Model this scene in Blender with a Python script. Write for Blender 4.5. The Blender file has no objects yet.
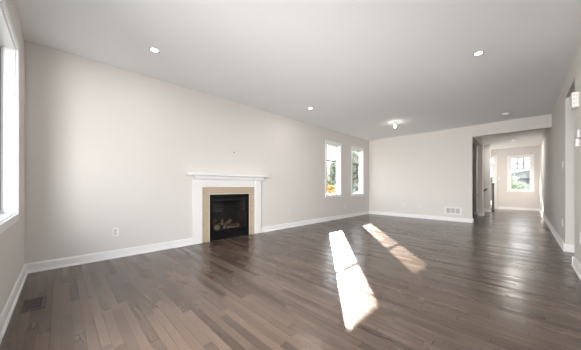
import bpy, bmesh, math, random
from mathutils import Vector, Matrix

random.seed(7)
S = bpy.context.scene
COL = S.collection
PI = math.pi

# ------------------------------------------------------------------ camera
YAW = 0.7905
cam_d = bpy.data.cameras.new('camera')
cam_d.sensor_width = 36.0
cam_d.lens = 231.227 / 581.0 * 36.0
cam_d.shift_y = (186.7 - 175.0) / 581.0
cam_d.clip_start = 0.02
cam = bpy.data.objects.new('camera', cam_d)
COL.objects.link(cam)
cam.location = (0, 0, 1.02)
cam.rotation_euler = (PI / 2, 0, YAW)
S.camera = cam

# ------------------------------------------------------------------ sky, sun, exposure
S.view_settings.view_transform = 'Standard'
S.view_settings.look = 'None'
S.view_settings.gamma = 1.0
S.view_settings.use_curve_mapping = False
S.view_settings.exposure = 0.12
S.cycles.use_denoising = True
S.cycles.max_bounces = 16
S.cycles.diffuse_bounces = 10
S.cycles.glossy_bounces = 5
S.cycles.transparent_max_bounces = 16
S.cycles.caustics_reflective = False
S.cycles.caustics_refractive = False
S.cycles.sample_clamp_indirect = 8.0

SKY = 5.5
world = bpy.data.worlds.new('sky')
S.world = world
world.use_nodes = True
wn = world.node_tree
wn.nodes.clear()
w_out = wn.nodes.new('ShaderNodeOutputWorld')
w_bg = wn.nodes.new('ShaderNodeBackground')
w_ramp = wn.nodes.new('ShaderNodeValToRGB')
w_sep = wn.nodes.new('ShaderNodeSeparateXYZ')
w_tc = wn.nodes.new('ShaderNodeTexCoord')
wn.links.new(w_tc.outputs['Generated'], w_sep.inputs[0])
wn.links.new(w_sep.outputs['Z'], w_ramp.inputs[0])
w_ramp.color_ramp.elements[0].position = 0.0
w_ramp.color_ramp.elements[0].color = (0.42, 0.42, 0.42, 1)
w_mid = w_ramp.color_ramp.elements.new(0.25)
w_mid.color = (0.58, 0.59, 0.61, 1)
w_ramp.color_ramp.elements[2].position = 0.6
w_ramp.color_ramp.elements[2].color = (0.52, 0.62, 0.75, 1)
wn.links.new(w_ramp.outputs[0], w_bg.inputs[0])
w_bg.inputs[1].default_value = SKY
wn.links.new(w_bg.outputs[0], w_out.inputs[0])

sun_d = bpy.data.lights.new('sun', 'SUN')
sun_d.energy = 25.0
sun_d.angle = math.radians(0.45)
sun_d.color = (1.0, 0.87, 0.72)
sun = bpy.data.objects.new('sun', sun_d)
COL.objects.link(sun)
sun.rotation_euler = Vector((1.0, -1.283, -0.680)).to_track_quat('-Z', 'Y').to_euler()


def daylight(name, loc, size, direction, power, color=(1, 1, 1)):
    d = bpy.data.lights.new(name, 'AREA')
    d.shape = 'RECTANGLE'
    d.size, d.size_y = size
    d.energy = power
    d.color = color
    o = bpy.data.objects.new(name, d)
    COL.objects.link(o)
    o.location = loc
    o.rotation_euler = Vector(direction).to_track_quat('-Z', 'Y').to_euler()
    return o


# added fill lamps outside the made-up glazed patio door behind the camera
for dvec, dpow, dspr, dy in (((-1.15, 1, -0.17), 104, 122, -0.86), ((-0.12, 1, -0.10), 92, 90, -0.80)):
    dl = daylight('added_door_fill', (-0.75, dy, 1.15), (1.75, 2.05), dvec, dpow, (1.0, 0.985, 0.965))
    dl.data.spread = math.radians(dspr)



# softer daylight at the window whose frame shows beside the camera
wl = daylight('window_daylight', (-2.85, -0.62, 1.52), (0.85, 1.4), (-0.3, 1, 0.0), 1.5, (1.0, 0.985, 0.965))

# added fill lamp outside the made-up foyer window left of the hall
daylight('added_foyer_fill', (-3.3, 13.35, 1.5), (1.15, 1.55), (1, 0, -0.3), 22, (1.0, 0.98, 0.95))


# ------------------------------------------------------------------ materials
def mat(name, color, rough=0.5, metallic=0.0, spec=0.5, noise=0.0, nscale=40.0, bump=0.0, emit=None, estr=0.0):
    m = bpy.data.materials.new(name)
    m.use_nodes = True
    nt = m.node_tree
    b = nt.nodes['Principled BSDF']
    b.inputs['Base Color'].default_value = (*color, 1)
    b.inputs['Roughness'].default_value = rough
    b.inputs['Metallic'].default_value = metallic
    b.inputs['Specular IOR Level'].default_value = spec
    if noise or bump:
        tc = nt.nodes.new('ShaderNodeTexCoord')
        n = nt.nodes.new('ShaderNodeTexNoise')
        n.inputs['Scale'].default_value = nscale
        n.inputs['Detail'].default_value = 4
        nt.links.new(tc.outputs['Object'], n.inputs['Vector'])
        if noise:
            r = nt.nodes.new('ShaderNodeValToRGB')
            r.color_ramp.elements[0].position = 0.3
            r.color_ramp.elements[1].position = 0.7
            r.color_ramp.elements[0].color = (*[max(0, c * (1 - noise)) for c in color], 1)
            r.color_ramp.elements[1].color = (*[min(1, c * (1 + noise)) for c in color], 1)
            nt.links.new(n.outputs['Fac'], r.inputs[0])
            nt.links.new(r.outputs[0], b.inputs['Base Color'])
        if bump:
            bp = nt.nodes.new('ShaderNodeBump')
            bp.inputs['Strength'].default_value = bump
            bp.inputs['Distance'].default_value = 0.002
            nt.links.new(n.outputs['Fac'], bp.inputs['Height'])
            nt.links.new(bp.outputs[0], b.inputs['Normal'])
    if emit:
        b.inputs['Emission Color'].default_value = (*emit, 1)
        b.inputs['Emission Strength'].default_value = estr
    return m


def wood_floor():
    m = bpy.data.materials.new('plank_floor')
    m.use_nodes = True
    nt = m.node_tree
    N, L = nt.nodes, nt.links
    b = N['Principled BSDF']

    def math_(op, a, bb=None, c=None):
        n = N.new('ShaderNodeMath')
        n.operation = op
        for i, v in enumerate((a, bb, c)):
            if v is None:
                continue
            if isinstance(v, (int, float)):
                n.inputs[i].default_value = v
            else:
                L.new(v, n.inputs[i])
        return n.outputs[0]
    tc = N.new('ShaderNodeTexCoord')
    sp = N.new('ShaderNodeSeparateXYZ')
    L.new(tc.outputs['Object'], sp.inputs[0])
    x, y = sp.outputs['X'], sp.outputs['Y']
    W, LEN = 0.0585, 0.80
    ry = math_('DIVIDE', y, W)
    row = math_('FLOOR', ry)
    fy = math_('FRACT', ry)
    wn1 = N.new('ShaderNodeTexWhiteNoise')
    wn1.noise_dimensions = '1D'
    L.new(row, wn1.inputs['W'])
    off = math_('MULTIPLY', wn1.outputs['Value'], 7.3)
    ln = math_('MULTIPLY_ADD', wn1.outputs['Value'], 0.5, 0.75)
    rx = math_('DIVIDE', math_('ADD', math_('DIVIDE', x, LEN), off), ln)
    idx = math_('FLOOR', rx)
    fx = math_('FRACT', rx)
    cmb = N.new('ShaderNodeCombineXYZ')
    L.new(row, cmb.inputs[0])
    L.new(idx, cmb.inputs[1])
    wn2 = N.new('ShaderNodeTexWhiteNoise')
    wn2.noise_dimensions = '2D'
    L.new(cmb.outputs[0], wn2.inputs['Vector'])
    tone = wn2.outputs['Value']
    # grain stretched along the plank
    mp = N.new('ShaderNodeCombineXYZ')
    L.new(math_('MULTIPLY', x, 3.0), mp.inputs[0])
    L.new(math_('MULTIPLY', y, 26.0), mp.inputs[1])
    L.new(math_('MULTIPLY', tone, 37.0), mp.inputs[2])
    g = N.new('ShaderNodeTexNoise')
    g.inputs['Scale'].default_value = 2.2
    g.inputs['Detail'].default_value = 6
    g.inputs['Distortion'].default_value = 0.6
    L.new(mp.outputs[0], g.inputs['Vector'])
    mp2 = N.new('ShaderNodeCombineXYZ')
    L.new(math_('MULTIPLY', x, 2.5), mp2.inputs[0])
    L.new(math_('MULTIPLY', y, 5.0), mp2.inputs[1])
    L.new(math_('MULTIPLY', tone, 91.0), mp2.inputs[2])
    k = N.new('ShaderNodeTexNoise')
    k.inputs['Scale'].default_value = 1.5
    k.inputs['Detail'].default_value = 3
    L.new(mp2.outputs[0], k.inputs['Vector'])
    v = math_('ADD', math_('MULTIPLY', math_('POWER', tone, 0.75), 0.60),
              math_('ADD', math_('MULTIPLY', g.outputs['Fac'], 0.40), math_('MULTIPLY', k.outputs['Fac'], 0.24)))
    r = N.new('ShaderNodeValToRGB')
    r.color_ramp.elements[0].position = 0.12
    r.color_ramp.elements[0].color = (0.028, 0.019, 0.0155, 1)
    r.color_ramp.elements[1].position = 0.95
    r.color_ramp.elements[1].color = (0.118, 0.082, 0.062, 1)
    e = r.color_ramp.elements.new(0.56)
    e.color = (0.079, 0.055, 0.042, 1)
    L.new(v, r.inputs[0])
    # joints between planks
    ey = math_('MINIMUM', fy, math_('SUBTRACT', 1.0, fy))
    ex = math_('MINIMUM', fx, math_('SUBTRACT', 1.0, fx))
    jy = math_('LESS_THAN', ey, 0.024)
    jx = math_('LESS_THAN', ex, 0.0024)
    j = math_('MAXIMUM', jy, jx)
    mx = N.new('ShaderNodeMix')
    mx.data_type = 'RGBA'
    L.new(math_('MULTIPLY', j, 0.8), mx.inputs['Factor'])
    L.new(r.outputs[0], mx.inputs['A'])
    mx.inputs['B'].default_value = (0.03, 0.022, 0.018, 1)
    L.new(mx.outputs['Result'], b.inputs['Base Color'])
    # every board has its own sheen and lies a hair out of level with the next
    rs = N.new('ShaderNodeSeparateColor')
    L.new(wn2.outputs['Color'], rs.inputs[0])
    L.new(math_('MULTIPLY_ADD', rs.outputs[2], 0.14, 0.20), b.inputs['Roughness'])
    tl = N.new('ShaderNodeCombineXYZ')
    L.new(math_('MULTIPLY', math_('SUBTRACT', rs.outputs[0], 0.5), 0.018), tl.inputs[0])
    L.new(math_('MULTIPLY', math_('SUBTRACT', rs.outputs[1], 0.5), 0.036), tl.inputs[1])
    ge = N.new('ShaderNodeNewGeometry')
    ad = N.new('ShaderNodeVectorMath')
    ad.operation = 'ADD'
    L.new(ge.outputs['Normal'], ad.inputs[0])
    L.new(tl.outputs[0], ad.inputs[1])
    nz = N.new('ShaderNodeVectorMath')
    nz.operation = 'NORMALIZE'
    L.new(ad.outputs[0], nz.inputs[0])
    b.inputs['Specular IOR Level'].default_value = 0.68
    bp = N.new('ShaderNodeBump')
    bp.inputs['Strength'].default_value = 0.06
    bp.inputs['Distance'].default_value = 0.0012
    L.new(nz.outputs[0], bp.inputs['Normal'])
    hgt = math_('ADD', math_('SUBTRACT', math_('MULTIPLY', g.outputs['Fac'], 0.08), math_('MULTIPLY', j, 0.8)),
                math_('MULTIPLY', k.outputs['Fac'], 0.5))
    L.new(hgt, bp.inputs['Height'])
    L.new(bp.outputs[0], b.inputs['Normal'])
    return m


def glass_mat(name, reflect=1.0, tint=(1, 1, 1), ior=1.45):
    m = bpy.data.materials.new(name)
    m.use_nodes = True
    nt = m.node_tree
    nt.nodes.clear()
    o = nt.nodes.new('ShaderNodeOutputMaterial')
    mix = nt.nodes.new('ShaderNodeMixShader')
    t = nt.nodes.new('ShaderNodeBsdfTransparent')
    t.inputs[0].default_value = (*tint, 1)
    g = nt.nodes.new('ShaderNodeBsdfGlossy')
    g.inputs['Roughness'].default_value = 0.01
    # Schlick reflection, the same for both faces of the pane
    geo = nt.nodes.new('ShaderNodeNewGeometry')
    dot = nt.nodes.new('ShaderNodeVectorMath')
    dot.operation = 'DOT_PRODUCT'
    nt.links.new(geo.outputs['Normal'], dot.inputs[0])
    nt.links.new(geo.outputs['Incoming'], dot.inputs[1])

    def mth(op, a, b_=0.0):
        n = nt.nodes.new('ShaderNodeMath')
        n.operation = op
        for q, v in enumerate((a, b_)):
            if isinstance(v, (int, float)):
                n.inputs[q].default_value = v
            else:
                nt.links.new(v, n.inputs[q])
        return n
    f0 = ((ior - 1) / (ior + 1)) ** 2
    cs = mth('ABSOLUTE', dot.outputs['Value'])
    p5 = mth('POWER', mth('SUBTRACT', 1.0, cs.outputs[0]).outputs[0], 5.0)
    sch = mth('ADD', mth('MULTIPLY', p5.outputs[0], 1 - f0).outputs[0], f0)
    mu = mth('MULTIPLY', sch.outputs[0], reflect)
    nt.links.new(mu.outputs[0], mix.inputs[0])
    nt.links.new(t.outputs[0], mix.inputs[1])
    nt.links.new(g.outputs[0], mix.inputs[2])
    nt.links.new(mix.outputs[0], o.inputs[0])
    return m


M_WALL = mat('wall_paint', (0.695, 0.672, 0.65), 0.75, spec=0.25, bump=0.06, nscale=260)
M_CEIL = mat('ceiling_paint', (0.875, 0.89, 0.905), 0.9, spec=0.1, bump=0.08, nscale=220)
M_TRIM = mat('trim_paint', (0.83, 0.835, 0.84), 0.35, spec=0.4)
M_FLOOR = wood_floor()
M_VINYL = mat('window_vinyl', (0.80, 0.81, 0.79), 0.35)
M_GRILLE = mat('backlit_grey_bar', (0.20, 0.21, 0.21), 0.4)  # backlit darkness of the bars put into their base colour
M_GLASS = glass_mat('window_glass', 0.08)
M_FGLASS = glass_mat('fireplace_glass', 1.0, (0.75, 0.75, 0.75), 1.5)
M_TILE = mat('beige_tile', (0.50, 0.405, 0.305), 0.35, noise=0.06, nscale=14)
M_GROUT = mat('tile_grout', (0.60, 0.53, 0.45), 0.8)
M_EDGE = mat('pale_edge_strip', (0.72, 0.66, 0.58), 0.4)
M_BLACK = mat('black_metal', (0.006, 0.006, 0.0065), 0.4, spec=0.25)
M_BLACK2 = mat('black_metal_satin', (0.014, 0.014, 0.015), 0.3, spec=0.3)
M_FIREBOX = mat('firebox_liner', (0.05, 0.05, 0.05), 0.8, noise=0.15, nscale=30)
M_LOG = mat('ceramic_log_bark', (0.25, 0.20, 0.155), 0.9, noise=0.55, nscale=22, bump=0.6)
M_LOGEND = mat('ceramic_log_end', (0.46, 0.37, 0.27), 0.9, noise=0.25, nscale=30, bump=0.3)
M_EMBER = mat('ember_bed', (0.09, 0.085, 0.08), 0.95, noise=0.6, nscale=60, bump=0.8)
M_PLASTIC = mat('white_plastic', (0.80, 0.80, 0.79), 0.35)
M_PLASTIC_G = mat('light_grey_plastic', (0.62, 0.62, 0.61), 0.4)
M_SLOT = mat('dark_slot', (0.05, 0.05, 0.05), 0.6)
M_GREYSLOT = mat('grey_slot', (0.50, 0.51, 0.50), 0.6)
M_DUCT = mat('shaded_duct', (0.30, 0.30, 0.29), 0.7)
M_TRIMRING = mat('downlight_ring', (0.5, 0.5, 0.5), 0.4)
M_LENS = mat('lit_lens', (1, 1, 1), 0.4, emit=(1.0, 0.98, 0.94), estr=9.0)
M_BULB = mat('lit_bulb', (1, 1, 1), 0.4, emit=(1.0, 0.93, 0.82), estr=11.0)
M_DARKWOOD = mat('dark_stained_wood', (0.045, 0.032, 0.022), 0.35, noise=0.35, nscale=18)
M_REGWOOD = mat('brown_register', (0.036, 0.024, 0.019), 0.35, noise=0.3, nscale=25)
M_REGDARK = mat('register_grate', (0.060, 0.045, 0.050), 0.25)
M_STEEL = mat('brushed_steel', (0.5, 0.5, 0.5), 0.3, metallic=1.0)
M_BRICK_OUT = mat('exterior_brick', (0.20, 0.13, 0.10), 0.9, noise=0.3, nscale=9)
M_GRASS = mat('lawn', (0.030, 0.040, 0.020), 0.95, noise=0.4, nscale=2.0)
M_LEAF = mat('green_foliage', (0.38, 0.43, 0.32), 0.8, spec=0.1, noise=0.35, nscale=1.5)
M_LEAF2 = mat('grey_green_foliage', (0.50, 0.52, 0.43), 0.8, spec=0.1, noise=0.35, nscale=1.5)
M_LEAF3 = mat('orange_foliage', (0.56, 0.34, 0.13), 0.8, spec=0.1, noise=0.35, nscale=3)
M_EVERGREEN = mat('evergreen_foliage', (0.022, 0.03, 0.02), 0.8, noise=0.3, nscale=3)


def let_light_through(m, share):
    nt = m.node_tree
    b = nt.nodes['Principled BSDF']
    out = nt.nodes['Material Output']
    t = nt.nodes.new('ShaderNodeBsdfTranslucent')
    mx = nt.nodes.new('ShaderNodeMixShader')
    mx.inputs[0].default_value = share
    src = b.inputs['Base Color'].links[0].from_socket
    nt.links.new(src, t.inputs['Color'])
    nt.links.new(b.outputs[0], mx.inputs[1])
    nt.links.new(t.outputs[0], mx.inputs[2])
    nt.links.new(mx.outputs[0], out.inputs['Surface'])


for m_ in (M_LEAF, M_LEAF2, M_LEAF3):
    let_light_through(m_, 0.4)
M_BARK = mat('bark', (0.06, 0.05, 0.042), 0.9, noise=0.4, nscale=12)
M_SIDING = mat('pale_siding', (0.24, 0.245, 0.25), 0.9, spec=0.05, noise=0.05, nscale=6)
M_ROOF = mat('grey_shingle_roof', (0.11, 0.12, 0.11), 1.0, spec=0.0, noise=0.3, nscale=8)
M_SIDING_R = mat('red_brick_house', (0.14, 0.075, 0.06), 0.9, noise=0.3, nscale=10)
M_WINDARK = mat('dark_house_window', (0.02, 0.022, 0.025), 0.1)


# ------------------------------------------------------------------ mesh helpers
class MB:
    """collects shapes and links them as one mesh object"""

    def __init__(self):
        self.bm = bmesh.new()
        self.mi = 0

    def _mark(self, before):
        for f in self.bm.faces:
            if f not in before:
                f.material_index = self.mi

    def box(self, x0, x1, y0, y1, z0, z1, bevel=0.0, seg=2, rot=None, pivot=None):
        before = set(self.bm.faces)
        vs = [self.bm.verts.new((x, y, z)) for x in (x0, x1) for y in (y0, y1) for z in (z0, z1)]
        idx = [(0, 1, 3, 2), (4, 6, 7, 5), (0, 4, 5, 1), (2, 3, 7, 6), (0, 2, 6, 4), (1, 5, 7, 3)]
        fs = [self.bm.faces.new([vs[i] for i in q]) for q in idx]
        bmesh.ops.recalc_face_normals(self.bm, faces=fs)
        if bevel > 0:
            es = list({e for f in fs for e in f.edges})
            bmesh.ops.bevel(self.bm, geom=es, offset=bevel, segments=seg, affect='EDGES', profile=0.5)
        new = [f for f in self.bm.faces if f not in before]
        if rot is not None:
            vv = list({v for f in new for v in f.verts})
            bmesh.ops.rotate(self.bm, verts=vv, cent=pivot or (0, 0, 0), matrix=rot)
        self._mark(before)
        return self

    def lathe(self, prof, center, axis='Z', seg=32, cap=True):
        before = set(self.bm.faces)
        rings = []
        for r, t in prof:
            ring = []
            for i in range(seg):
                a = 2 * PI * i / seg
                p = (r * math.cos(a), r * math.sin(a), t)
                if axis == 'X':
                    p = (p[2], p[0], p[1])
                elif axis == 'Y':
                    p = (p[0], p[2], p[1])
                ring.append(self.bm.verts.new(Vector(p) + Vector(center)))
            rings.append(ring)
        fs = []
        for a, b in zip(rings, rings[1:]):
            for i in range(seg):
                j = (i + 1) % seg
                fs.append(self.bm.faces.new((a[i], a[j], b[j], b[i])))
        if cap:
            fs.append(self.bm.faces.new(rings[0]))
            fs.append(self.bm.faces.new(rings[-1]))
        bmesh.ops.recalc_face_normals(self.bm, faces=fs)
        for f in fs:
            f.smooth = True
        self._mark(before)
        return self

    def tube(self, pts, rad, seg=12, jitter=0.0):
        before = set(self.bm.faces)
        rings = []
        n = len(pts)
        rads = rad if isinstance(rad, (list, tuple)) else [rad] * n
        for i, p in enumerate(pts):
            p = Vector(p)
            d = (Vector(pts[min(i + 1, n - 1)]) - Vector(pts[max(i - 1, 0)])).normalized()
            up = Vector((0, 0, 1)) if abs(d.z) < 0.9 else Vector((1, 0, 0))
            u = d.cross(up).normalized()
            w = u.cross(d).normalized()
            ring = []
            for k in range(seg):
                a = 2 * PI * k / seg
                rr = rads[i] * (1 + random.uniform(-jitter, jitter))
                ring.append(self.bm.verts.new(p + u * rr * math.cos(a) + w * rr * math.sin(a)))
            rings.append(ring)
        fs = []
        for a, b in zip(rings, rings[1:]):
            for k in range(seg):
                j = (k + 1) % seg
                fs.append(self.bm.faces.new((a[k], a[j], b[j], b[k])))
        fs.append(self.bm.faces.new(rings[0]))
        fs.append(self.bm.faces.new(rings[-1]))
        bmesh.ops.recalc_face_normals(self.bm, faces=fs)
        for f in fs[:-2]:
            f.smooth = True
        self._mark(before)
        return self

    def extrude_profile(self, prof, p0, p1, out):
        """profile (t out from the wall, z up) swept straight from p0 to p1"""
        before = set(self.bm.faces)
        out = Vector(out).normalized()
        A = [self.bm.verts.new(Vector(p0) + out * t + Vector((0, 0, z))) for t, z in prof]
        B = [self.bm.verts.new(Vector(p1) + out * t + Vector((0, 0, z))) for t, z in prof]
        fs = []
        n = len(prof)
        for i in range(n):
            j = (i + 1) % n
            fs.append(self.bm.faces.new((A[i], A[j], B[j], B[i])))
        fs.append(self.bm.faces.new(A))
        fs.append(self.bm.faces.new(B))
        bmesh.ops.recalc_face_normals(self.bm, faces=fs)
        self._mark(before)
        return self

    def poly(self, pts):
        before = set(self.bm.faces)
        self.bm.faces.new([self.bm.verts.new(p) for p in pts])
        self._mark(before)
        return self

    def build(self, name, materials, parent=None, offset=None, kind=None):
        me = bpy.data.meshes.new(name)
        if offset is not None:
            bmesh.ops.translate(self.bm, verts=self.bm.verts, vec=-Vector(offset))
        self.bm.to_mesh(me)
        self.bm.free()
        for m in (materials if isinstance(materials, (list, tuple)) else [materials]):
            me.materials.append(m)
        o = bpy.data.objects.new(name, me)
        COL.objects.link(o)
        if parent is not None:
            o.parent = parent
        elif offset is not None:
            o.location = offset
        if kind:
            o['kind'] = kind
        return o


def thing(name, label, cat, loc=(0, 0, 0), rz=0.0, group=None):
    o = bpy.data.objects.new(name, None)
    o.empty_display_size = 0.1
    COL.objects.link(o)
    o.location = loc
    o.rotation_euler = (0, 0, rz)
    o['label'] = label
    o['category'] = cat
    if group:
        o['group'] = group
    return o


def tag(o, label, cat, group=None):
    o['label'] = label
    o['category'] = cat
    if group:
        o['group'] = group
    return o


def dup(root, loc, rz, label, group=None):
    r = root.copy()
    COL.objects.link(r)
    r.location = loc
    r.rotation_euler = (0, 0, rz)
    r['label'] = label
    if group:
        r['group'] = group
    for ch in list(root.children):
        c = ch.copy()
        COL.objects.link(c)
        c.parent = r
        for g in ch.children:
            d = g.copy()
            COL.objects.link(d)
            d.parent = c
    return r


# ------------------------------------------------------------------ room numbers (metres)
XL, XR = -4.123, 0.459         # fireplace wall, right wall
YA, YB = -0.307, 8.241         # window wall beside the camera, far wall of the big room
YE = 14.2                      # entry wall at the end of the hall
H = 2.743
XH = -1.03                     # left side of the hall
HEAD = 2.43                    # underside of the beam

# ------------------------------------------------------------------ floor, ceiling
MB().box(-4.4, 2.3, -0.6, 14.5, -0.12, 0.0).build('floor', M_FLOOR, kind='structure')
MB().box(-4.4, 2.3, -0.6, 14.5, H, H + 0.15).build('ceiling', M_CEIL, kind='structure')


# ------------------------------------------------------------------ walls
def wall_x(name, x0, x1, y0, y1, holes, m=M_WALL):
    """wall in a plane of constant X; holes (ya, yb, za, zb)"""
    w = MB()
    ys = sorted({y0, y1, *[v for h in holes for v in h[:2]]})
    for a, b in zip(ys, ys[1:]):
        zs = [(0.0, H)]
        for h in holes:
            if a >= h[0] - 1e-6 and b <= h[1] + 1e-6:
                zs = [(0.0, h[2]), (h[3], H)]
        for za, zb in zs:
            if zb - za > 1e-4:
                w.box(x0, x1, a, b, za, zb)
    bmesh.ops.remove_doubles(w.bm, verts=w.bm.verts, dist=1e-5)
    return w.build(name, m, kind='structure')


def wall_y(name, y0, y1, x0, x1, holes, m=M_WALL):
    w = MB()
    xs = sorted({x0, x1, *[v for h in holes for v in h[:2]]})
    for a, b in zip(xs, xs[1:]):
        zs = [(0.0, H)]
        for h in holes:
            if a >= h[0] - 1e-6 and b <= h[1] + 1e-6:
                zs = [(0.0, h[2]), (h[3], H)]
        for za, zb in zs:
            if zb - za > 1e-4:
                w.box(a, b, y0, y1, za, zb)
    bmesh.ops.remove_doubles(w.bm, verts=w.bm.verts, dist=1e-5)
    return w.build(name, m, kind='structure')


WZ0, WZ1 = 0.762, 2.337
WIN1 = (5.582, 6.320)
WIN2 = (7.036, 7.776)
FB = (1.955, 2.830, 0.0, 0.872)
wall_x('wall_left', -4.262, XL, YA - 0.2, YB + 0.12,
       [(WIN1[0], WIN1[1], WZ0, WZ1), (WIN2[0], WIN2[1], WZ0, WZ1), FB])
WINA = (-3.355, -2.3)
ADDED_PATIO = (-1.72, 0.22, 0.03, 2.22)
WAZ0, WAZ1 = 0.764, 2.310
wall_y('wall_near', YA - 0.2, YA, XL, 2.0, [(WINA[0], WINA[1], WAZ0, WAZ1), ADDED_PATIO])
wall_y('wall_back', YB, YB + 0.13, -4.12, XR, [(XH, XR, 0.0, HEAD)])
wall_x('wall_right', XR, XR + 0.116, YA, YE, [(4.71, 5.656, 0.0, 2.42)])
# hall on the left: an opening, a short wall, the stair, and a return wall
wall_x('wall_hall', XH - 0.12, XH, YB + 0.13, 10.87, [(YB + 0.13, 10.45, 0.0, 2.44)])
wall_y('wall_closet', 10.88, 11.0, -2.6, -1.23, [])
wall_y('wall_stair', 12.38, 12.50, -3.0, -0.962, [])
wall_x('wall_stairwell', -3.20, -3.0, YB + 0.13, YE, [(12.75, 13.95, 0.7, 2.3)])
wall_y('wall_entry', YE, YE + 0.18, -3.0, 2.0,
       [(-1.86, -0.955, 0.02, 2.375), (-0.455, 0.223, 0.870, 2.318)])
# passage beyond the opening in the right wall
wall_x('wall_passage', 2.0, 2.12, YA, YE, [])


# ------------------------------------------------------------------ baseboards
PROF = [(0, 0), (0.026, 0), (0.026, 0.010), (0.021, 0.019), (0.014, 0.021), (0.014, 0.098), (0.010, 0.108), (0.005, 0.115), (0, 0.115)]


def baseboard(name, runs):
    b = MB()
    for p0, p1, out in runs:
        b.extrude_profile(PROF, (*p0, 0), (*p1, 0), (*out, 0))
    return b.build(name, M_TRIM, kind='structure')


baseboard('baseboard_left', [((XL, YA), (XL, 1.646), (1, 0)), ((XL, 3.139), (XL, YB), (1, 0))])
baseboard('baseboard_near', [((XL, YA), (ADDED_PATIO[0] - 0.062, YA), (0, 1)), ((ADDED_PATIO[1] + 0.062, YA), (XR, YA), (0, 1))])
baseboard('baseboard_back', [((XL, YB), (XH + 0.026, YB), (0, -1)), ((XH, YB - 0.026), (XH, YB + 0.13), (1, 0)),
                             ((XH + 0.026, YB + 0.13), (XH - 0.6, YB + 0.13), (0, 1))])
baseboard('baseboard_right', [((XR, YA), (XR, 4.71 + 0.02), (-1, 0)), ((XR, 5.656 - 0.02), (XR, YE), (-1, 0)),
                              ((XR - 0.02, 5.656), (XR + 0.116, 5.656), (0, -1)),
                              ((XR - 0.02, 4.71), (XR + 0.116, 4.71), (0, 1))])
baseboard('baseboard_hall', [((XH, 10.45 - 0.02), (XH, 10.87 + 0.02), (1, 0)), ((XH + 0.02, 10.45), (XH - 0.12, 10.45), (0, -1)),
                             ((-1.23, 10.88), (-2.6, 10.88), (0, -1)), ((-0.94, 12.38), (-2.2, 12.38), (0, -1)),
                             ((-0.962, 12.36), (-0.962, 12.50), (1, 0))])
baseboard('baseboard_entry', [((-0.86, YE), (XR, YE), (0, -1))])


# ------------------------------------------------------------------ windows
def frame_boxes(b, u0, u1, z0, z1, wid, d0, d1, P, bevel=0.003):
    """four sides of a picture frame; P maps (u, d, z) boxes to the world"""
    P(b, u0, u1, d0, d1, z1 - wid, z1, bevel)
    P(b, u0, u1, d0, d1, z0, z0 + wid, bevel)
    P(b, u0, u0 + wid, d0, d1, z0 + wid, z1 - wid, bevel)
    P(b, u1 - wid, u1, d0, d1, z0 + wid, z1 - wid, bevel)


def make_window(name, P, u0, u1, z0, z1, origin, casing=0.065, jamb=0.125, sash=0.036, bars_z=(), bars_u=(), bar_span=None,
                bar_w=0.042, bar_mat=M_GRILLE, kind_label=None):
    """P(b,u0,u1,d0,d1,z0,z1,bevel): d is the distance out into the wall from its room face"""
    root = bpy.data.objects.new(name, None)
    COL.objects.link(root)
    root.location = origin
    root['kind'] = 'structure'
    c = MB()
    frame_boxes(c, u0 - casing, u1 + casing, z0 - casing, z1 + casing, casing + 0.004, -0.018, 0.0, P)
    c.build('casing', M_TRIM, root, origin)
    j = MB()
    frame_boxes(j, u0, u1, z0, z1, 0.014, 0.0, jamb, P, 0.0)
    j.build('jamb', M_TRIM, root, origin)
    s = MB()
    frame_boxes(s, u0 + 0.010, u1 - 0.010, z0 + 0.010, z1 - 0.010, sash, jamb - 0.03, jamb + 0.018, P)
    s.build('sash', M_VINYL, root, origin)
    g = MB()
    i = 0.010 + sash - 0.006
    P(g, u0 + i, u1 - i, jamb + 0.004, jamb + 0.010, z0 + i, z1 - i, 0.0)
    g.build('pane', M_GLASS, root, origin)
    for z in bars_z:
        b = MB()
        P(b, u0 + i, u1 - i, jamb - 0.008, jamb + 0.003, z - bar_w / 2, z + bar_w / 2, 0.002)
        b.build('bar', bar_mat, root, origin)
    for u in bars_u:
        b = MB()
        P(b, u - bar_w / 2, u + bar_w / 2, jamb - 0.009, jamb + 0.0025, bar_span[0], bar_span[1], 0.002)
        b.build('bar', bar_mat, root, origin)
    return root


def P_left(b, u0, u1, d0, d1, z0, z1, bv):
    b.box(XL - d1, XL - d0, u0, u1, z0, z1, bv)


def P_near(b, u0, u1, d0, d1, z0, z1, bv):
    b.box(u0, u1, YA - d1, YA - d0, z0, z1, bv)


def P_entry(b, u0, u1, d0, d1, z0, z1, bv):
    b.box(u0, u1, YE + d0, YE + d1, z0, z1, bv)


make_window('window_1', P_left, *WIN1, WZ0, WZ1, (XL, 5.95, WZ0), bars_z=(1.825,))
make_window('window_2', P_left, *WIN2, WZ0, WZ1, (XL, 7.405, WZ0), bars_z=(1.825,))
w3 = make_window('window_3', P_near, *WINA, WAZ0, WAZ1, (-3.0, YA, WAZ0), jamb=0.114, casing=0.062)
gk = MB()
frame_boxes(gk, WINA[0] + 0.046, WINA[1] - 0.046, WAZ0 + 0.046, WAZ1 - 0.046, 0.007, 0.082, 0.121, P_near, 0.0)
gk.build('gasket', M_SLOT, w3, (-3.0, YA, WAZ0))
ck = MB()
ck.box(-3.325, -3.265, YA - 0.066, YA - 0.046, WAZ0 + 0.014, WAZ0 + 0.030, 0.004)
ck.tube([(-3.28, YA - 0.055, WAZ0 + 0.03), (-3.275, YA - 0.045, WAZ0 + 0.040), (-3.21, YA - 0.040, WAZ0 + 0.036)], 0.006, 8)
ck.build('crank_handle', M_PLASTIC_G, w3, (-3.0, YA, WAZ0))
pd = make_window('added_patio_door', P_near, *ADDED_PATIO, (-0.75, YA, 0.03), jamb=0.10, casing=0.062, sash=0.07)  # unseen glazed door added behind the camera to light the room
mm = MB()
mm.box(-0.81, -0.69, YA - 0.14, YA - 0.075, 0.10, 2.15, 0.003)
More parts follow.
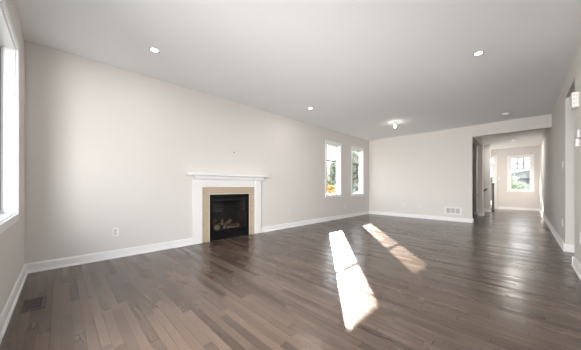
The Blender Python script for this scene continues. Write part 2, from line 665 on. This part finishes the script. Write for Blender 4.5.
mm.build('meeting_stile', M_VINYL, pd, (-0.75, YA, 0.03))
make_window('window_4', P_entry, -0.455, 0.223, 0.870, 2.318, (-0.116, YE, 0.87), casing=0.078, jamb=0.11, sash=0.042,
            bars_z=(1.815, 2.04), bars_u=(-0.215, -0.015), bar_span=(1.815, 2.275), bar_w=0.042)

def P_foyer(b, u0, u1, d0, d1, z0, z1, bv):
    b.box(-3.0 - d1, -3.0 - d0, u0, u1, z0, z1, bv)


make_window('added_foyer_window', P_foyer, 12.75, 13.95, 0.7, 2.3, (-3.0, 13.35, 0.7))  # unseen window added off the hall to brighten it

# front door beside a window: glazed door with a transom over it
door = bpy.data.objects.new('door_1', None)
COL.objects.link(door)
DO = (-1.4, YE, 0.0)
door.location = DO
door['kind'] = 'structure'
b = MB()
b.box(-1.94, -1.86, YE - 0.018, YE, 0, 2.455, 0.003)
b.box(-0.955, -0.875, YE - 0.018, YE, 0, 2.455, 0.003)
b.box(-1.86, -0.955, YE - 0.018, YE, 2.375, 2.455, 0.003)
b.build('casing', M_TRIM, door, DO)
b = MB()
b.box(-1.86, -1.83, YE, YE + 0.13, 0.02, 2.375)
b.box(-0.985, -0.955, YE, YE + 0.13, 0.02, 2.375)
b.box(-1.83, -0.985, YE, YE + 0.13, 2.345, 2.375)
b.box(-1.83, -0.985, YE, YE + 0.13, 2.055, 2.10)
b.build('jamb', M_TRIM, door, DO)
b = MB()
for (x0, x1, z0, z1) in ((-1.83, -1.73, 0.025, 2.055), (-1.045, -0.985, 0.025, 2.055), (-1.73, -1.045, 1.99, 2.055), (-1.73, -1.045, 0.025, 0.19)):
    b.box(x0, x1, YE + 0.06, YE + 0.105, z0, z1)
b.build('door_leaf', M_TRIM, door, DO)
b = MB()
b.box(-1.73, -1.045, YE + 0.078, YE + 0.086, 0.19, 1.99)
b.build('door_glass', M_GLASS, door, DO)
b = MB()
b.box(-1.83, -0.985, YE + 0.078, YE + 0.086, 2.10, 2.345)
b.build('transom_glass', M_GLASS, door, DO)
b = MB()
b.lathe([(0.03, 0), (0.03, -0.01), (0.012, -0.014), (0.012, -0.05)], (-1.78, YE + 0.06, 0.98), 'Y', 16)
b.box(-1.79, -1.66, YE, YE + 0.016, 0.97, 0.99, 0.004)
b.build('door_handle', M_STEEL, door, DO)
MB().box(-1.86, -0.955, YE, YE + 0.18, 0.0, 0.022, 0.002).build('trim_1', M_DARKWOOD, kind='structure')

# ------------------------------------------------------------------ fireplace
FY0, FY1 = 1.646, 3.139
FO = (XL, 2.392, 0.0)
fp = thing('fireplace_mantel', 'white painted fireplace mantel with two pilasters and a stepped shelf', 'fireplace mantel', FO)
MB().box(XL, -3.960, 1.515, 3.270, 1.224, 1.264, 0.004).build('mantel_shelf', M_TRIM, fp, FO)
b = MB()
b.extrude_profile([(0, 1.160), (0.088, 1.160), (0.092, 1.166), (0.092, 1.205), (0.100, 1.214), (0.104, 1.224), (0, 1.224)],
                  (XL, 1.632, 0), (XL, 3.166, 0), (1, 0, 0))
b.build('bed_moulding', M_TRIM, fp, FO)
MB().box(XL, XL + 0.024, 1.810, 2.974, 1.012, 1.160, 0.002).build('frieze_board', M_TRIM, fp, FO)
MB().box(XL, XL + 0.034, FY0, 1.810, 0.0, 1.160, 0.003).build('pilaster', M_TRIM, fp, FO)
MB().box(XL, XL + 0.034, 2.974, FY1, 0.0, 1.160, 0.003).build('pilaster', M_TRIM, fp, FO)

ts = thing('tile_surround', 'beige ceramic tile border set inside the white mantel around the black firebox', 'tile surround', FO)
b = MB()
b.mi = 1
b.box(XL + 0.0008, XL + 0.006, 1.812, 1.948, 0.0, 0.880)
b.box(XL + 0.0008, XL + 0.006, 2.836, 2.972, 0.0, 0.880)
b.box(XL + 0.0008, XL + 0.006, 1.812, 2.972, 0.880, 1.010)
b.mi = 0
JO = 0.002
ycut = [1.812, 2.085, 2.392, 2.699, 2.972]
for a, c in zip(ycut, ycut[1:]):
    b.box(XL + 0.001, XL + 0.010, a + JO, c - JO, 0.882, 1.008, 0.0012, 1)
zcut = [0.0, 0.266, 0.573, 0.880]
for a, c in zip(zcut, zcut[1:]):
    b.box(XL + 0.001, XL + 0.010, 1.812 + JO, 1.946, a + JO, c - JO, 0.0012, 1)
    b.box(XL + 0.001, XL + 0.010, 2.838, 2.972 - JO, a + JO, c - JO, 0.0012, 1)
b.build('tile_border', [M_TILE, M_GROUT], ts, FO)
b = MB()
b.box(XL + 0.0008, XL + 0.013, 1.944, 1.956, 0, 0.886)
b.box(XL + 0.0008, XL + 0.013, 2.829, 2.841, 0, 0.886)
b.box(XL + 0.0008, XL + 0.013, 1.956, 2.829, 0.874, 0.886)
b.build('edge_strip', M_EDGE, ts, FO)

gi = thing('gas_fireplace', 'black gas fireplace insert with glass front below the white mantel', 'fireplace', FO)
b = MB()
b.box(XL - 0.06, XL + 0.016, 1.957, 2.012, 0.004, 0.870, 0.003)
b.box(XL - 0.06, XL + 0.016, 2.773, 2.828, 0.004, 0.870, 0.003)
b.box(XL - 0.06, XL + 0.016, 2.012, 2.773, 0.800, 0.870, 0.003)
b.build('frame', M_BLACK, gi, FO)
b = MB()
b.box(XL - 0.05, XL + 0.024, 2.012, 2.773, 0.752, 0.790, 0.004)
b.build('hood', M_BLACK2, gi, FO)
b = MB()
b.box(XL - 0.06, XL + 0.008, 2.012, 2.773, 0.004, 0.128, 0.003)
b.box(XL - 0.045, XL + 0.014, 2.012, 2.773, 0.128, 0.142, 0.002)
b.build('lower_panel', M_BLACK, gi, FO)
b = MB()
b.box(XL - 0.03, XL - 0.012, 2.012, 2.030, 0.142, 0.752)
b.box(XL - 0.03, XL - 0.012, 2.755, 2.773, 0.142, 0.752)
b.box(XL - 0.03, XL - 0.012, 2.030, 2.755, 0.738, 0.752)
b.build('glass_frame', M_BLACK2, gi, FO)
MB().box(XL - 0.024, XL - 0.019, 2.030, 2.755, 0.142, 0.738).build('glass_front', M_FGLASS, gi, FO)
b = MB()
b.box(-4.56, -4.54, 1.97, 2.815, 0.06, 0.86)
b.box(-4.54, XL - 0.06, 1.965, 1.985, 0.06, 0.86)
b.box(-4.54, XL - 0.06, 2.80, 2.82, 0.06, 0.86)
b.box(-4.54, XL - 0.06, 1.985, 2.80, 0.84, 0.86)
b.box(-4.54, XL - 0.06, 1.985, 2.80, 0.06, 0.138)
for k in range(5):          # brick courses moulded in the liner
    z = 0.24 + k * 0.12
    b.box(-4.54, -4.532, 1.99, 2.795, z, z + 0.105, 0.004, 1)
b.build('firebox', M_FIREBOX, gi, FO)
b = MB()
b.box(-4.45, XL - 0.075, 2.06, 2.72, 0.138, 0.158, 0.008)
b.build('burner_tray', M_BLACK2, gi, FO)
b = MB()
random.seed(3)
for k in range(90):
    px, py = random.uniform(-4.42, XL - 0.09), random.uniform(2.08, 2.70)
    r = random.uniform(0.008, 0.02)
    ms = bmesh.ops.create_icosphere(b.bm, subdivisions=1, radius=r, matrix=Matrix.Translation((px, py, 0.158 + r * 0.5)))
e_o = b.build('ember_bed', M_EMBER, gi, FO)
e_o['kind'] = 'stuff'


def log(pts, r, label, pale=True, seed=1):
    random.seed(seed)
    P0, P1 = Vector(pts[0]), Vector(pts[-1])
    fine = []
    n = 10
    for i in range(n + 1):
        t = i / n
        f = t * (len(pts) - 1)
        k = min(int(f), len(pts) - 2)
        p = Vector(pts[k]).lerp(Vector(pts[k + 1]), f - k)
        fine.append(p + Vector((random.uniform(-1, 1), random.uniform(-1, 1), random.uniform(-1, 1))) * r * 0.10)
    rr = [r * random.uniform(0.86, 1.08) for _ in fine]
    b = MB()
    b.tube(fine, rr, 14, 0.07)
    caps = sorted(b.bm.faces, key=lambda f: -len(f.verts))[:2]
    for f in caps:
        f.material_index = 1
    base = Vector(((P0.x + P1.x) / 2, (P0.y + P1.y) / 2, 0.158))
    o = b.build('fire_log', [M_LOG, M_LOGEND], None, base)
    return tag(o, label, 'log', 'ceramic logs in the fireplace')


log([(-4.205, 2.14, 0.230), (-4.27, 2.20, 0.231), (-4.36, 2.28, 0.233)], 0.050, 'thick pale ceramic log in the firebox with its round cut end facing out', seed=2)
log([(-4.37, 2.10, 0.240), (-4.38, 2.15, 0.30), (-4.375, 2.21, 0.36)], 0.040, 'ceramic log standing up at the back of the pile behind the thick pale log', seed=5)
log([(-4.205, 2.40, 0.208), (-4.205, 2.50, 0.209), (-4.21, 2.66, 0.208)], 0.028, 'thin low ceramic log lying along the glass in front of the pile', seed=8)
log([(-4.36, 2.405, 0.235), (-4.325, 2.46, 0.28), (-4.29, 2.52, 0.335)], 0.042, 'ceramic log standing tilted with a pale tip, beside the thick log', seed=9)
log([(-4.325, 2.325, 0.262), (-4.335, 2.345, 0.30), (-4.355, 2.355, 0.345)], 0.027, 'short ceramic log standing up in the middle of the pile beside the thick pale log', seed=15)
log([(-4.262, 2.33, 0.200), (-4.285, 2.43, 0.200), (-4.305, 2.54, 0.200)], 0.028, 'grey ceramic log lying slanted at the bottom middle of the pile', seed=17)
log([(-4.39, 2.54, 0.212), (-4.38, 2.64, 0.212), (-4.36, 2.73, 0.212)], 0.032, 'dark ceramic log at the back corner of the firebox', seed=12)


# ------------------------------------------------------------------ recessed lights
def make_downlight(loc, label, group, power=4):
    t = thing('recessed_downlight', label, 'ceiling light', loc, 0, group)
    b = MB()
    b.lathe([(0.057, 0), (0.057, -0.003), (0.054, -0.007), (0.045, -0.008), (0.041, -0.005), (0.041, 0)], (0, 0, 0), 'Z', 40, cap=False)
    b.build('trim_ring', M_TRIMRING, t)
    b = MB()
    b.lathe([(0.0415, -0.001), (0.041, -0.004), (0.03, -0.006), (0.004, -0.0065)], (0, 0, 0), 'Z', 40)
    b.build('lens', M_LENS, t)
    d = bpy.data.lights.new('lamp', 'AREA')
    d.shape = 'DISK'
    d.size = 0.09
    d.energy = power
    d.color = (1.0, 0.95, 0.88)
    l = bpy.data.objects.new('lamp', d)
    COL.objects.link(l)
    l.parent = t
    l.location = (0, 0, -0.013)
    return t


G = 'recessed ceiling lights'
make_downlight((-3.27, 0.83, H), 'recessed round ceiling light near the big window, lit, in front of the fireplace wall', G)
make_downlight((-3.30, 3.88, H), 'small lit recessed ceiling light along the fireplace wall, between mantel and windows', G)
make_downlight((-0.415, 3.82, H), 'lit recessed ceiling light on the side towards the doorbell chime', G)
make_downlight((-0.29, 11.9, H), 'lit recessed ceiling light in the hall beyond the beam', G, 26)

lh = thing('lampholder', 'bare lit bulb in a white ceiling lampholder before the back wall', 'ceiling light', (-2.43, 6.33, H))
b = MB()
b.lathe([(0.058, 0), (0.058, -0.012), (0.05, -0.022), (0.034, -0.03), (0.028, -0.055), (0.022, -0.058)], (0, 0, 0), 'Z', 32)
b.build('base', M_PLASTIC, lh)
b = MB()
b.lathe([(0.013, -0.056), (0.014, -0.075), (0.024, -0.095), (0.030, -0.115), (0.028, -0.133), (0.018, -0.145), (0.004, -0.149)], (0, 0, 0), 'Z', 28)
b.build('bulb', M_BULB, lh)
d = bpy.data.lights.new('lamp', 'POINT')
d.energy = 1.3
d.shadow_soft_size = 0.03
d.color = (1, 0.93, 0.82)
l = bpy.data.objects.new('lamp', d)
COL.objects.link(l)
l.parent = lh
l.location = (0, 0, -0.19)

sd = thing('smoke_detector', 'white round smoke detector on the ceiling in front of the beam', 'smoke detector', (-0.30, 7.42, H))
b = MB()
b.lathe([(0.07, 0), (0.07, -0.012), (0.066, -0.016)], (0, 0, 0), 'Z', 36)
b.build('base_plate', M_PLASTIC, sd)
b = MB()
b.lathe([(0.060, -0.016), (0.060, -0.030), (0.052, -0.042), (0.03, -0.046), (0.004, -0.047)], (0, 0, 0), 'Z', 36)
b.build('cover', M_PLASTIC, sd)
b = MB()
for k in range(16):
    a = 2 * PI * k / 16
    b.box(0.0585, 0.0615, -0.007, 0.007, -0.028, -0.019, rot=Matrix.Rotation(a, 3, 'Z'), pivot=(0, 0, 0))
b.build('vent_slot', M_GREYSLOT, sd)

# ------------------------------------------------------------------ outlets and switches (built facing +X)
A_L, A_R, A_B = 0.0, PI, -PI / 2     # on the fireplace wall, the right wall, the walls that face the camera


def make_outlet(loc, rz, label):
    t = thing('wall_outlet', label, 'outlet', loc, rz, 'wall outlets')
    MB().box(0, 0.006, -0.037, 0.037, -0.060, 0.060, 0.003).build('cover_plate', M_PLASTIC, t)
    for z in (-0.021, 0.021):
        b = MB()
        b.box(0.004, 0.0085, -0.017, 0.017, z - 0.015, z + 0.015, 0.003)
        f = b.build('receptacle', M_PLASTIC_G, t)
        s = MB()
        s.box(0.008, 0.0088, -0.009, -0.005, z - 0.004, z + 0.008)
        s.box(0.008, 0.0088, 0.005, 0.009, z - 0.003, z + 0.007)
        s.box(0.008, 0.0088, -0.003, 0.003, z - 0.012, z - 0.007)
        s.build('slot', M_SLOT, f)
    s = MB()
    s.lathe([(0.003, 0.006), (0.003, 0.0075)], (0, 0, 0), 'X', 12)
    s.build('screw', M_PLASTIC_G, t)
    return t


o1 = make_outlet((XL, 0.549, 0.372), A_L, 'white outlet low on the fireplace wall nearest the big window')
dup(o1, (XL, 4.02, 0.372), A_L, 'white outlet low on the fireplace wall between mantel and first window')
dup(o1, (XL, 6.595, 0.372), A_L, 'white outlet low on the wall between the two tall windows')
dup(o1, (-2.875, YB, 0.395), A_B, 'white outlet low on the back wall nearest the corner')
dup(o1, (-2.37, YB, 0.395), A_B, 'white outlet low on the back wall closer to the air grille')
dup(o1, (XR, 6.07, 0.41), A_R, 'white outlet on the right wall under the light switch')
dup(o1, (XR, 9.17, 0.43), A_R, 'white outlet low on the right wall of the hall past the beam')
dup(o1, (XR, 4.285, 0.42), A_R, 'white outlet low on the right wall below the thermostat')


def make_switch(loc, rz, label, gangs=1):
    t = thing('light_switch', label, 'light switch', loc, rz, 'light switches')
    w = 0.037 + 0.023 * (gangs - 1)
    MB().box(0, 0.006, -w, w, -0.060, 0.060, 0.003).build('cover_plate', M_PLASTIC, t)
    for k in range(gangs):
        y = (k - (gangs - 1) / 2) * 0.046
        b = MB()
        b.box(0.004, 0.010, y - 0.016, y + 0.016, -0.033, 0.033, 0.002, rot=Matrix.Rotation(0.05, 3, 'Y'), pivot=(0.006, y, 0))
        b.build('rocker', M_PLASTIC, t)
    return t


make_switch((XR, 5.98, 1.385), A_R, 'white double light switch on the right wall past the side opening', 2)
make_switch((-0.806, YE, 1.39), A_B, 'white light switch on the entry wall between glazed door and window')

# plates above the mantel
mp = thing('media_plate', 'white wall plate with a dark cable hole above the mantel', 'wall plate', (XL, 2.462, 1.712))
MB().box(0, 0.006, -0.037, 0.037, -0.058, 0.058, 0.003).build('cover_plate', M_WALL, mp)
b = MB()
b.lathe([(0.012, 0.005), (0.012, 0.011), (0.006, 0.011), (0.006, 0.016)], (0, 0.012, 0), 'X', 18)
b.build('coax_jack', M_SLOT, mp)
bp_ = thing('blank_plate', 'blank wall plate above the mantel beside the cable plate', 'wall plate', (XL, 2.312, 1.705))
MB().box(0, 0.006, -0.037, 0.037, -0.050, 0.050, 0.003).build('cover_plate', M_WALL, bp_)
for z in (-0.03, 0.03):
    s = MB()
    s.lathe([(0.003, 0.006), (0.003, 0.0075)], (0, 0, z), 'X', 12)
    s.build('screw', M_PLASTIC_G, bp_)

# ------------------------------------------------------------------ doorbell chime, control plate, thermostat on the right wall
CH = (XR, 4.44, 1.975)
ch = thing('doorbell_chime', 'white box chime with slotted sides high on the right wall', 'doorbell chime', CH)
MB().box(XR - 0.054, XR, 4.37, 4.51, 1.975, 2.155, 0.004).build('housing', M_PLASTIC, ch, CH)
for z in (2.015, 2.063, 2.111):
    b = MB()
    for k in range(2):
        for xx in (0.011, 0.030):
            b.box(XR - xx - 0.013, XR - xx, 4.3685, 4.375, z + k * 0.012, z + k * 0.012 + 0.007)
    b.build('sound_slot', M_GREYSLOT, ch, CH)
for z in (2.02, 2.05, 2.08, 2.11):
    b = MB()
    b.box(XR - 0.0555, XR - 0.05, 4.40, 4.48, z, z + 0.008)
    b.build('sound_slot', M_GREYSLOT, ch, CH)

TH = (XR, 4.35, 1.532)
th = thing('thermostat', 'white thermostat on the right wall under the small control panel', 'thermostat', TH)
MB().box(XR - 0.008, XR, 4.315, 4.415, 1.490, 1.575, 0.003).build('back_plate', M_PLASTIC_G, th, TH)
MB().box(XR - 0.030, XR - 0.008, 4.32, 4.41, 1.495, 1.588, 0.004).build('housing', M_PLASTIC, th, TH)
MB().box(XR - 0.0312, XR - 0.029, 4.34, 4.39, 1.545, 1.575).build('screen', M_GREYSLOT, th, TH)
CP = (XR, 4.36, 1.65)
cp = thing('control_panel', 'slim white control panel between the chime and the thermostat', 'control panel', CP)
MB().box(XR - 0.015, XR, 4.325, 4.395, 1.605, 1.695, 0.004).build('housing', M_PLASTIC, cp, CP)
MB().box(XR - 0.0165, XR - 0.014, 4.34, 4.38, 1.655, 1.680, 0.0005).build('button', M_PLASTIC_G, cp, CP)
MB().box(XR - 0.0165, XR - 0.014, 4.34, 4.38, 1.620, 1.645, 0.0005).build('button', M_PLASTIC_G, cp, CP)

# ------------------------------------------------------------------ air grille on the back wall
RG = (-1.483, YB, 0.204)
rg = thing('air_grille', 'white return air grille with three louvred panels low on the back wall', 'air grille', RG)
GX0, GX1, GZ0, GZ1 = -1.700, -1.266, 0.200, 0.418
b = MB()
cuts = [(-1.648, -1.552), (-1.528, -1.438), (-1.414, -1.318)]
lo, hi = GZ0 + 0.04, GZ1 - 0.04
b.box(GX0, GX1, YB - 0.010, YB, hi, GZ1, 0.002)
b.box(GX0, GX1, YB - 0.010, YB, GZ0, lo, 0.002)
xs = [GX0] + [v for c in cuts for v in c] + [GX1]
for k in range(0, len(xs), 2):
    b.box(xs[k], xs[k + 1], YB - 0.010, YB, lo, hi)
b.build('frame', M_PLASTIC, rg, RG)
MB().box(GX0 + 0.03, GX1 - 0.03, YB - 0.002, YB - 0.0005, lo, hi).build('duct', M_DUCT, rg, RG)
for x0, x1 in cuts:
    b = MB()
    n = 7
    for k in range(n):
        z = lo + (k + 0.5) * (hi - lo) / n
        b.box(x0, x1, YB - 0.0095, YB - 0.002, z - 0.0045, z + 0.0045, rot=Matrix.Rotation(0.5, 3, 'X'), pivot=(0, YB - 0.006, z))
    b.build('louvre', M_PLASTIC, rg, RG)


# ------------------------------------------------------------------ floor registers
def make_register(name_label, cx, cy, lx, ly):
    t = thing('floor_register', name_label, 'floor vent', (cx, cy, 0.0), 0, 'floor registers')
    b = MB()
    w = 0.020
    b.box(-lx / 2, lx / 2, -ly / 2, -ly / 2 + w, 0, 0.005, 0.002)
    b.box(-lx / 2, lx / 2, ly / 2 - w, ly / 2, 0, 0.005, 0.002)
    b.box(-lx / 2, -lx / 2 + w, -ly / 2 + w, ly / 2 - w, 0, 0.005, 0.002)
    b.box(lx / 2 - w, lx / 2, -ly / 2 + w, ly / 2 - w, 0, 0.005, 0.002)
    b.build('frame', M_REGWOOD, t)
    MB().box(-lx / 2 + w, lx / 2 - w, -ly / 2 + w, ly / 2 - w, 0, 0.001).build('duct', M_SLOT, t)
    b = MB()
    if lx > ly:
        n = 16
        for k in range(n):
            x = -lx / 2 + w + (k + 0.5) * (lx - 2 * w) / n
            b.box(x - 0.0045, x + 0.0045, -ly / 2 + w, ly / 2 - w, 0.001, 0.004)
    else:
        n = 16
        for k in range(n):
            y = -ly / 2 + w + (k + 0.5) * (ly - 2 * w) / n
            b.box(-lx / 2 + w, lx / 2 - w, y - 0.0045, y + 0.0045, 0.001, 0.004)
    b.build('grate', M_REGDARK, t)
    return t


make_register('brown floor register beside the baseboard below the big window', -3.0, -0.168, 0.29, 0.135)
make_register('dark floor register against the baseboard under the first tall window', XL + 0.115, 5.80, 0.12, 0.29)

# ------------------------------------------------------------------ stair rail and newel
hr = thing('handrail', 'dark wooden handrail sloping down on the stair wall in the hall', 'handrail', (-1.06, 12.38, 0.0))
RO = (-1.06, 12.38, 0.0)
b = MB()
pts = [(-1.05, 12.315, 0.945), (-1.09, 12.315, 0.91), (-1.9, 12.315, 0.22)]
b.tube(pts, [0.026, 0.028, 0.028], 14)
b.build('rail', M_DARKWOOD, hr, RO)
for t_ in (0.08, 0.85):
    p = Vector(pts[1]).lerp(Vector(pts[2]), t_)
    b = MB()
    b.tube([(p.x, 12.379, p.z - 0.06), (p.x, 12.33, p.z - 0.06), (p.x, 12.315, p.z - 0.025)], 0.007, 8)
    b.build('bracket', M_STEEL, hr, RO)

NO = (-0.895, 12.57, 0.0)
nw = thing('newel_post', 'dark wooden newel post at the end of the stair wall before the glazed door', 'newel post', NO)
MB().box(-0.935, -0.855, 12.53, 12.61, 0.0, 1.10, 0.004).build('post', M_DARKWOOD, nw, NO)
b = MB()
b.box(-0.947, -0.843, 12.518, 12.622, 1.10, 1.125, 0.004)
b.box(-0.937, -0.853, 12.528, 12.612, 1.125, 1.165, 0.014)
b.build('cap', M_DARKWOOD, nw, NO)
b = MB()
b.box(-0.949, -0.841, 12.516, 12.624, 0.0, 0.10, 0.004)
b.build('plinth', M_DARKWOOD, nw, NO)


# ------------------------------------------------------------------ outdoors
gr = MB().box(-60, 30, -20, 70, -0.62, -0.5).build('lawn_ground', M_GRASS, kind='structure')


M_CONC = mat('driveway_concrete', (0.26, 0.255, 0.24), 0.9, noise=0.1, nscale=3)
MB().box(-9, 9, YE + 0.18, 31.5, -0.5, -0.44).build('driveway_ground', M_CONC, kind='structure')


def make_tree(name, loc, blobs, trunk_h, label, cat, m, n, leaf, seed, group=None):
    random.seed(seed)
    t = thing(name, label, cat, loc, 0, group)
    b = MB()
    for (cx, cy, cz, rx, ry, rz) in blobs:
        for _ in range(n):
            v = Vector((random.gauss(0, 1), random.gauss(0, 1), random.gauss(0, 1))).normalized() * (random.random() ** 0.4)
            p = Vector((cx + v.x * rx, cy + v.y * ry, cz + v.z * rz))
            nrm = Vector((random.gauss(0, 1), random.gauss(0, 1), random.gauss(0, 1))).normalized()
            u = nrm.orthogonal().normalized()
            w = nrm.cross(u)
            s = leaf * random.uniform(0.6, 1.3)
            b.poly([p + u * s, p + w * s * 0.55, p - u * s, p - w * s * 0.55])
    b.build('foliage', m, t)
    b = MB()
    top = max(bl[2] for bl in blobs)
    r = 0.05 + trunk_h * 0.03
    b.tube([(0, 0, 0), (0.03, 0.02, top * 0.35), (-0.04, 0.05, top * 0.7), (0.02, 0.0, top)], [r, r * 0.8, r * 0.55, r * 0.25], 10, 0.06)
    for bl in blobs[1:]:
        b.tube([(0, 0, bl[2] * 0.45), (bl[0] * 0.5, bl[1] * 0.5, bl[2] * 0.7), (bl[0], bl[1], bl[2])], [r * 0.45, r * 0.3, r * 0.12], 7, 0.05)
    b.build('trunk', M_BARK, t)
    return t


GZ = -0.5
TG = 'trees beyond the tall windows'
make_tree('garden_tree', (-10.2, 17.8, GZ), [(0, 0, 3.3, 1.6, 1.3, 1.6), (1.3, 0.3, 3.1, 1.2, 1.1, 1.6), (-1.4, 0.2, 2.9, 1.3, 1.1, 1.5), (0.4, -0.3, 1.0, 1.7, 1.2, 1.0), (2.4, 0.5, 2.6, 1.2, 1.0, 1.8)],
          3.0, 'dense grey-green tree filling the second tall window', 'tree', M_LEAF2, 1500, 0.19, 21, TG)
make_tree('garden_tree', (-14.2, 18.6, GZ), [(0, 0, 2.4, 1.2, 1.0, 1.3), (0.5, 0.8, 1.5, 0.9, 0.8, 1.0)],
          2.4, 'thin green tree behind the orange bush outside the first tall window', 'tree', M_LEAF, 520, 0.16, 22, TG)
make_tree('garden_tree', (-17.9, 22.7, GZ), [(0, 0, 3.1, 1.6, 1.5, 1.4), (-1.2, 0.6, 2.4, 1.3, 1.1, 1.2)],
          2.8, 'far pale tree below the sky in the first tall window', 'tree', M_LEAF, 500, 0.18, 23, TG)
make_tree('orange_bush', (-7.6, 10.3, GZ), [(0, 0, 0.95, 0.62, 0.6, 0.75), (-0.45, -0.25, 0.75, 0.5, 0.5, 0.6)],
          0.4, 'orange autumn bush low outside the first tall window', 'bush', M_LEAF3, 700, 0.07, 24)

make_tree('evergreen_shrub', (-6.3, -0.95, GZ), [(0, 0, 1.3, 0.62, 0.55, 1.3), (0.0, 0.0, 2.5, 0.55, 0.45, 1.2)],
          1.0, 'dark evergreen shrub outside at the edge of the big window', 'bush', M_EVERGREEN, 1300, 0.075, 41)

# house seen through the entry window
HO = (1.6, 34.0, GZ)
hs = thing('neighbour_house', 'pale house with a grey hipped roof across the street, seen through the entry window', 'house', HO)
MB().box(-3.2, 6.4, 34.0, 42.0, GZ, 1.95).build('wall', M_SIDING, hs, HO)
b = MB()
e = 0.4
q = [(-3.2 - e, 34 - e, 1.88), (6.4 + e, 34 - e, 1.88), (6.4 + e, 42 + e, 1.88), (-3.2 - e, 42 + e, 1.88)]
r0, r1 = (0.35, 38.0, 2.95), (2.3, 38.0, 2.95)
b.poly([q[0], q[1], r1, r0])
b.poly([q[1], q[2], r1])
b.poly([q[2], q[3], r0, r1])
b.poly([q[3], q[0], r0])
b.poly([q[3], q[2], q[1], q[0]])
b.build('roof', M_ROOF, hs, HO)
for x in (-1.6, 1.2, 4.0):
    b = MB()
    b.box(x, x + 1.1, 33.94, 34.0, 0.3, 1.4, 0.01)
    f = b.build('window', M_TRIM, hs, HO)
    b = MB()
    b.box(x + 0.08, x + 1.02, 33.92, 33.945, 0.38, 1.32)
    b.build('pane', M_WINDARK, f, HO)
MB().box(0.9, 1.4, 37.6, 38.1, 2.6, 3.25).build('chimney', M_SIDING_R, hs, HO)
make_tree('street_tree', (-0.75, 24.5, GZ), [(0, 0, 1.55, 0.75, 0.75, 0.8), (0.45, 0.2, 1.2, 0.7, 0.7, 0.7), (-0.4, 0.0, 1.1, 0.6, 0.6, 0.6)],
          1.8, 'green leafy tree in front of the house outside the entry window', 'tree', M_LEAF, 420, 0.12, 31)
# unseen porch roof added to keep the sun off the entry glass
pr = thing('added_porch_roof', 'added unseen porch roof shading the entry door and window', 'porch', (-0.6, YE + 0.18, 2.6))
MB().box(-3.2, 2.2, YE + 0.18, YE + 1.9, 2.62, 2.78).build('deck', M_SIDING, pr, (-0.6, YE + 0.18, 2.6))
for x in (-3.0, 1.9):
    MB().box(x, x + 0.16, YE + 1.66, YE + 1.82, -0.5, 2.62, 0.01).build('post', M_TRIM, pr, (-0.6, YE + 0.18, 2.6))
